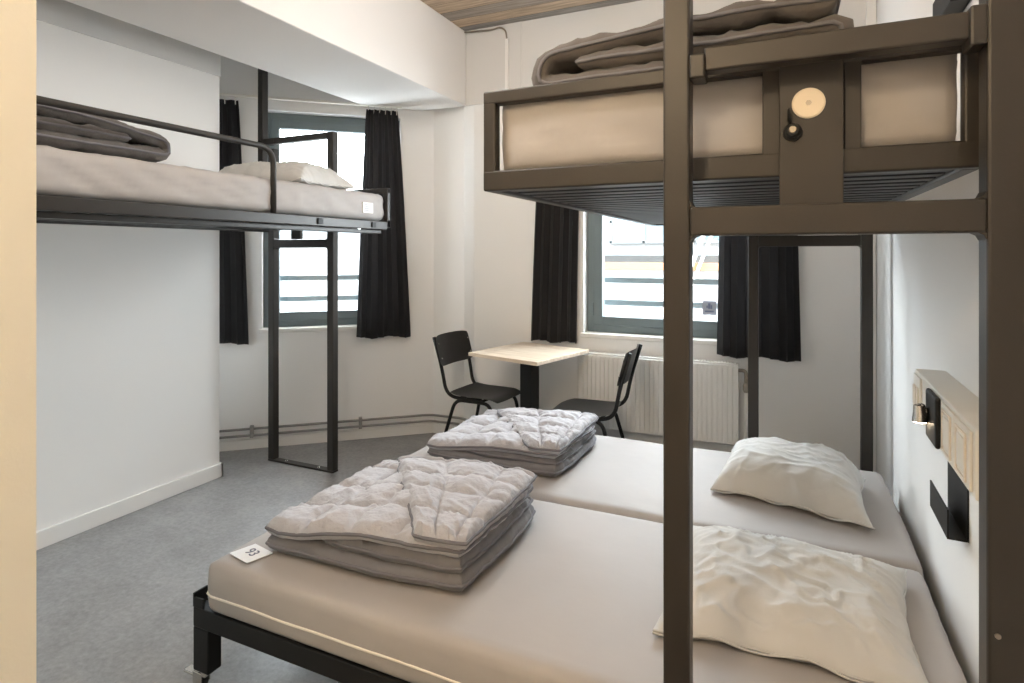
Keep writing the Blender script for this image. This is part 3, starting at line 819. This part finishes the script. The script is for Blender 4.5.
# ------------------------------------------------------------------ chairs
def make_chair(label, loc, rz):
    r = thing('chair', label, 'chair', loc, rz)
    def L(name, bm, m, smooth=True, parent=None): return obj(name, bm, m, parent or r, smooth=smooth, local=True)
    # seat: dished plywood with dropped front edge
    bm = B(); nu, nv = 24, 20; top = []
    for j in range(nv + 1):
        row = []
        for i in range(nu + 1):
            u = 2 * i / nu - 1; v = 2 * j / nv - 1
            uu = u * (1 - .07 * abs(v) ** 4); vv = v * (1 - .09 * abs(u) ** 4)
            hw = .195 if v > 0 else .195 - .012 * abs(v)
            x = uu * .195 + .005; y = vv * hw
            z = .458 - .012 * (1 - u * u) * (1 - v * v) - .020 * max(0, (u - .55) / .45) ** 2 + .012 * max(0, (-u - .5) / .5) ** 2
            row.append(bm.verts.new((x, y, z)))
        top.append(row)
    for j in range(nv):
        for i in range(nu): bm.faces.new((top[j][i], top[j][i + 1], top[j + 1][i + 1], top[j + 1][i]))
    bmesh.ops.solidify(bm, geom=bm.faces[:], thickness=.012)
    sharp(L('seat', bm, M['chairply']))
    # backrest
    bm = B(); rows = []
    for j in range(13):
        v = j / 12; row = []
        for i in range(21):
            u = 2 * i / 20 - 1
            uu = u * (1 - .05 * abs(2 * v - 1) ** 6)
            vv = .5 + (v - .5) * (1 - .10 * abs(u) ** 6)
            y = uu * .20; z = .635 + vv * .205
            x = -.222 - .055 * (z - .635) / .2 - .030 * (1 - u * u)
            row.append(bm.verts.new((x, y, z)))
        rows.append(row)
    for j in range(12):
        for i in range(20): bm.faces.new((rows[j][i], rows[j][i + 1], rows[j + 1][i + 1], rows[j + 1][i]))
    bmesh.ops.solidify(bm, geom=bm.faces[:], thickness=.010)
    br = L('backrest', bm, M['chairply']); sharp(br)
    for s in (-1, 1):
        for z in (.69, .785):
            x = -.222 - .055 * (z - .635) / .2 - .030 * (1 - .81)
            bm = B(); tube(bm, [(x + .005, s * .178, z), (x + .012, s * .178, z)], [.006, .004], 10); sc = L('screw', bm, M['chrome'], parent=br)
        bm = B()
        tube(bm, fillet([(-.300, s * .178, .83), (-.236, s * .172, .62), (-.205, s * .165, .437), (.06, s * .150, .437)], .09, 8), .0115, 12)
        L('back_upright', bm, M['black'])
        bm = B(); tube(bm, fillet([(-.245, s * .215, .012), (-.135, s * .165, .424), (.0, s * .158, .424)], .06, 8), .0115, 12)
        l = L('leg', bm, M['black'])
        bm = B(); tube(bm, [(-.249, s * .217, 0), (-.243, s * .214, .022)], .015, 12); L('foot_cap', bm, M['rubber'], parent=l)
        bm = B(); tube(bm, fillet([(.215, s * .200, .012), (.135, s * .163, .424), (.0, s * .158, .424)], .06, 8), .0115, 12)
        l = L('leg', bm, M['black'])
        bm = B(); tube(bm, [(.217, s * .201, 0), (.213, s * .199, .022)], .015, 12); L('foot_cap', bm, M['rubber'], parent=l)
    bm = B(); tube(bm, [(.06, -.155, .43), (.06, .155, .43)], .009, 10); tube(bm, [(-.12, -.16, .43), (-.12, .16, .43)], .009, 10)
    L('cross_tube', bm, M['black'])
    return r
make_chair('black plywood school chair left of the table, facing the window', (-1.83, 3.56, 0), math.radians(-4))
make_chair('black plywood school chair in front of the radiator, facing the table', (-1.09, 3.47, 0), math.radians(183))

# ------------------------------------------------------------------ table
tb = thing('table', 'small square cafe table with pale plywood top and black column', 'table', (-1.487, 3.515, 0), math.radians(-14))
bm = B(); box(bm, -.272, .272, -.288, .288, .742, .765, bev=.003); obj('tabletop', bm, M['ply'], tb, local=True)
bm = B(); box(bm, -.045, .045, -.045, .045, .02, .736, bev=.004); obj('column', bm, M['black'], tb, local=True)
bm = B(); box(bm, -.14, .14, -.14, .14, .734, .742, bev=.002); obj('top_plate', bm, M['black'], tb, local=True)
bm = B(); box(bm, -.21, .21, -.21, .21, 0, .02, bev=.004); obj('base_plate', bm, M['black'], tb, local=True)

# ------------------------------------------------------------------ radiator
rd = thing('radiator', 'white ribbed panel radiator under the right window', 'radiator', (-.74, 3.8, 0))
x0, x1, z0, z1 = -1.25, -.245, .235, .735
bm = B(); n = 33; yf = 3.772; pts = []
for k in range(n):
    a = x0 + .02 + (x1 - x0 - .04) * k / n; w = (x1 - x0 - .04) / n
    pts += [(a, yf), (a + w * .62, yf), (a + w * .72, yf + .007), (a + w * .92, yf + .007)]
pts.append((x1 - .02, yf))
pts = [(x0, yf + .004), (x0 + .012, yf)] + pts[0:] + [(x1 - .012, yf), (x1, yf + .004)]
lo = [bm.verts.new((x, y, z0 + .03)) for x, y in pts]; hi = [bm.verts.new((x, y, z1 - .035)) for x, y in pts]
lo2 = [bm.verts.new((x, yf + .003, z0 + .012)) for x, y in pts]; hi2 = [bm.verts.new((x, yf + .003, z1 - .018)) for x, y in pts]
lo3 = [bm.verts.new((x, yf + .02, z0)) for x, y in pts]; hi3 = [bm.verts.new((x, yf + .02, z1 - .008)) for x, y in pts]
for A, D in ((lo3, lo2), (lo2, lo), (lo, hi), (hi, hi2), (hi2, hi3)):
    for i in range(len(pts) - 1): bm.faces.new((A[i], A[i + 1], D[i + 1], D[i]))
obj('front_panel', bm, M['rad'], rd)
bm = B(); box(bm, x0 + .004, x1 - .004, yf + .012, yf + .022, z0 + .005, z1 - .012); box(bm, x0, x1, yf + .06, yf + .072, z0 + .005, z1 - .012); obj('rear_panel', bm, M['rad'], rd)
for xs in (x0, x1):
    bm = B(); box(bm, xs - .0025, xs + .0025, yf + .005, yf + .075, z0 + .02, z1 - .005, bev=.001); obj('side_cover', bm, M['rad'], rd)
bm = B(); box(bm, x0, x1, yf, yf + .008, z1 - .012, z1, bev=.002); box(bm, x0, x1, yf + .066, yf + .075, z1 - .012, z1, bev=.002)
for k in range(60): 
    x = x0 + (x1 - x0) * (k + .5) / 60; box(bm, x - .004, x + .004, yf + .008, yf + .066, z1 - .008, z1 - .003)
obj('top_grille', bm, M['rad'], rd)
bm = B(); tube(bm, fillet([(-.245, 3.81, .69), (-.200, 3.81, .69), (-.200, 3.81, .56)], .025), .011, 12)
v = obj('valve', bm, M['brass'], rd, smooth=True)
bm = B(); tube(bm, [(-.200, 3.81, .56), (-.200, 3.81, .575), (-.200, 3.81, .60), (-.200, 3.81, .615)], [.013, .019, .019, .013], 12); obj('valve_nut', bm, M['brass'], v)
bm = B(); tube(bm, [(-.200, 3.81, .645), (-.170, 3.81, .645)], [.017, .020], 14); obj('valve_head', bm, M['brass'], v)
for x in (-.200, -.172):
    bm = B(); tube(bm, [(x, 3.81 if x < -.19 else 3.835, .16), (x, 3.81 if x < -.19 else 3.835, .56)], .009, 10); obj('riser_pipe', bm, M['rad'], rd, smooth=True)
bm = B()
for x in (-1.1, -.36): box(bm, x - .02, x + .02, yf + .072, YF - .001, .3, .66, bev=.002)
obj('wall_bracket', bm, M['rad'], rd)

# heating pipes along the skirting
def at_bay(s, off, z): return BAY @ Vector((s, off, z))
for z, nm in ((.148, 'upper'), (.102, 'lower')):
    root = thing('heating_pipe', f'thin painted heating pipe along the far skirting, {nm} of the two', 'pipe', (-2.5, 3.87, z - .01))
    pts = fillet([at_bay(-.45, -.028, z), at_bay(LB - .02, -.028, z), Vector((-2.2, 3.897, z)), Vector((-2.09, YF - .028, z)), Vector((.40, YF - .028, z))], .05)
    bm = B(); tube(bm, pts, .0085, 10); obj('tube', bm, M['pipe'], root, smooth=True)
    if nm == 'upper':
        for s in (.20, .95):
            bm = B(); box(bm, s - .012, s + .012, -.040, -.001, .085, .168, bev=.002, mx=BAY); obj('pipe_clip', bm, M['pipe'], root)

# ------------------------------------------------------------------ right wall fittings
sr = thing('socket_rail', 'cream power and lamp rail on the right wall beside the beds', 'wall rail', (.39, 1.75, .915))
def rw(y, d): return WX(y) - d
def wallbox(bm, y0, y1, d0, d1, z0, z1, bev=.002):
    mx = frame_mx((WX(0), 0, 0), (.025, 1))   # local x along wall (y), local y to the left (-x)
    box(bm, y0, y1, d0, d1, z0, z1, bev=bev, mx=mx); return bm
obj('housing', wallbox(B(), 1.42, 2.10, 0, .076, .915, 1.055, .004), M['wplastic'], sr)
def plate(y0, y1, label=None):
    p = obj('socket_plate', wallbox(B(), y0, y1, .076, .082, .925, 1.045, .002), M['wplastic'], sr)
    return p
p = plate(1.985, 2.085)
for y in (2.012, 2.055):
    obj('socket_insert', wallbox(B(), y - .016, y + .016, .082, .085, .955, 1.015, .004), M['ivory'], p)
for a in (1.44, 1.575):
    p = plate(a, a + .13)
    bm = B()
    for q in ((a + .022, a + .028, .942, 1.028), (a + .102, a + .108, .942, 1.028), (a + .022, a + .108, .936, .942), (a + .022, a + .108, 1.028, 1.034)):
        wallbox(bm, q[0], q[1], .082, .086, q[2], q[3], .001)
    obj('rim', bm, M['ivory'], p)
    obj('rocker', wallbox(B(), a + .034, a + .096, .082, .085, .95, 1.02, .003), M['wplastic'], p)
pl = obj('lamp_plate', wallbox(B(), 1.735, 1.862, .076, .088, .920, 1.046, .006), M['black'], sr)
mx = frame_mx((WX(0), 0, 0), (.025, 1))
ly = 1.825
t = B(); tube(t, [(ly, .088, .992), (ly, .098, .992)], .009, 14); b2 = B(); merge(b2, t, mx); obj('lamp_neck', b2, M['chrome'], pl, smooth=True)
t = B(); tube(t, [(ly, .108, 1.008), (ly, .107, 1.006), (ly, .105, .985), (ly, .105, .964)], [.008, .013, .016, .018], 24); b2 = B(); merge(b2, t, mx)
lh = sharp(obj('lamp_head', b2, M['chrome'], pl))
t = B(); tube(t, [(ly, .105, .9638), (ly, .105, .9625)], .0155, 20); b2 = B(); merge(b2, t, mx); o = obj('lit_lens', b2, LAMPGLOW, lh); o['label'] = 'warm glowing lamp lens'

def pocket(label, y0, y1, z0):
    root = thing('wall_pocket', label, 'shelf', (WX(2) - .02, (y0 + y1) / 2, z0))
    obj('back_plate', wallbox(B(), y0, y1, 0.0005, .004, z0, z0 + .165, .001), M['black'], root)
    obj('tray', wallbox(B(), y0, y1, .004, .046, z0, z0 + .004, .001), M['black'], root)
    obj('lip', wallbox(B(), y0, y1, .042, .046, z0 + .004, z0 + .075, .001), M['black'], root)
pocket('black folded metal pocket on the right wall below the power rail', 1.835, 2.06, .667)
pocket('black folded metal pocket on the right wall above the upper bunk', 1.80, 2.02, 2.03)

# ceiling cable at the far wall
cb = thing('cable_conduit', 'thin cable run along the ceiling edge and down the far wall', 'cable', (-1.85, YF - .02, 2.6))
bm = B(); tube(bm, fillet([(-2.17, YF - .03, CZ - .012), (-1.93, YF - .03, CZ - .03), (-1.86, YF - .03, CZ - .02), (-1.815, YF - .03, CZ - .05), (-1.81, YF - .022, CZ - .12)], .04), .006, 8); obj('cable', bm, M['brass'], cb, smooth=True)
bm = B(); box(bm, -1.822, -1.798, YF - .030, YF - .014, 2.5, CZ - .11, bev=.002); obj('trunking', bm, M['beam'], cb)

# ------------------------------------------------------------------ entry lamp and added fill globes (above and behind the camera)
def lamp_or_fill(label, x, y, z, power, col, r=.16):
    """an opal glass globe on a stem: the globe is the light source"""
    root = thing('lamp_fill_globe', label, 'lamp', (x, y, z - r))
    bm = B(); tube(bm, [(x, y, CZ - .03), (x, y, CZ)], [.05, .06], 24); obj('ceiling_rose', bm, M['wplastic'], root)
    bm = B(); cyl(bm, (x, y, z + r - .01), (x, y, CZ - .03), .008, 10); obj('stem', bm, M['chrome'], root)
    bm = B(); bmesh.ops.create_uvsphere(bm, u_segments=32, v_segments=20, radius=r)
    bmesh.ops.translate(bm, verts=bm.verts[:], vec=(x, y, z))
    obj('globe', bm, emat('opal_glow', col, power / (4 * PI * PI * r * r)), root, smooth=True)
    return root
lamp_or_fill('warm opal globe lamp hanging in the entry behind the viewer', -.55, -.75, 2.45, 32, (1.0, .77, .49))
lamp_or_fill('white globe over the open floor, added unseen as room fill light', -1.15, .70, 2.66, 20, (1.0, .95, .90))  # added out of view as ambient fill for the room
lamp_or_fill('small white globe close to the plank ceiling, added unseen to brighten the far wall', -1.10, 2.45, 2.90, 9, (1.0, .97, .94), .10)  # second added fill, lifts the far wall and soffit

# daylight
w = bpy.data.worlds.new('World'); SC.world = w; w.use_nodes = True
bg = w.node_tree.nodes['Background']; bg.inputs[0].default_value = (.90, .955, 1.0, 1); bg.inputs[1].default_value = 16
su = bpy.data.lights.new('sun', 'SUN'); su.energy = 3.2; su.angle = math.radians(3); su.color = (1, .96, .9)
so = bpy.data.objects.new('sun', su); C.objects.link(so); so.rotation_euler = (math.radians(48), 0, math.radians(-15))
def daylight(mx, h0, h1, z0, z1, power):
    li = bpy.data.lights.new('window_daylight', 'AREA'); li.shape = 'RECTANGLE'; li.size = h1 - h0; li.size_y = z1 - z0
    li.cycles.is_portal = True
    o = bpy.data.objects.new('window_daylight', li); C.objects.link(o)
    R = mx.to_3x3(); 
    m = Matrix.Identity(4); ex = R @ Vector((1, 0, 0)); ey = R @ Vector((0, 1, 0))
    m.col[0][:3] = ex; m.col[1][:3] = (0, 0, -1) ; m.col[2][:3] = ey; m.col[3][:3] = mx @ Vector(((h0 + h1) / 2, .2, (z0 + z1) / 2))
    m.col[1][:3] = Vector(m.col[2][:3]).cross(Vector(m.col[0][:3]))
    o.matrix_world = m
daylight(BAY, .265, 1.25, .85, 2.43, 0); daylight(FAR, -1.24, -.02, .85, 2.43, 0)

# ------------------------------------------------------------------ camera
cam = bpy.data.cameras.new('camera'); co = bpy.data.objects.new('camera', cam); C.objects.link(co)
cam.sensor_width = 36; cam.lens = 590 / 1024 * 36; cam.shift_y = -(341.5 - 252.7) / 1024; cam.clip_start = .02; cam.clip_end = 200
co.location = (0, 0, 1.40); co.rotation_euler = (PI / 2, 0, math.radians(24.64))
SC.camera = co
SC.view_settings.view_transform = 'Standard'; SC.view_settings.look = 'None'; SC.view_settings.gamma = 1
SC.view_settings.use_curve_mapping = False; SC.view_settings.exposure = 0.95
cy = SC.cycles; cy.use_denoising = True; cy.max_bounces = 10; cy.diffuse_bounces = 6; cy.sample_clamp_indirect = 8; cy.transparent_max_bounces = 12
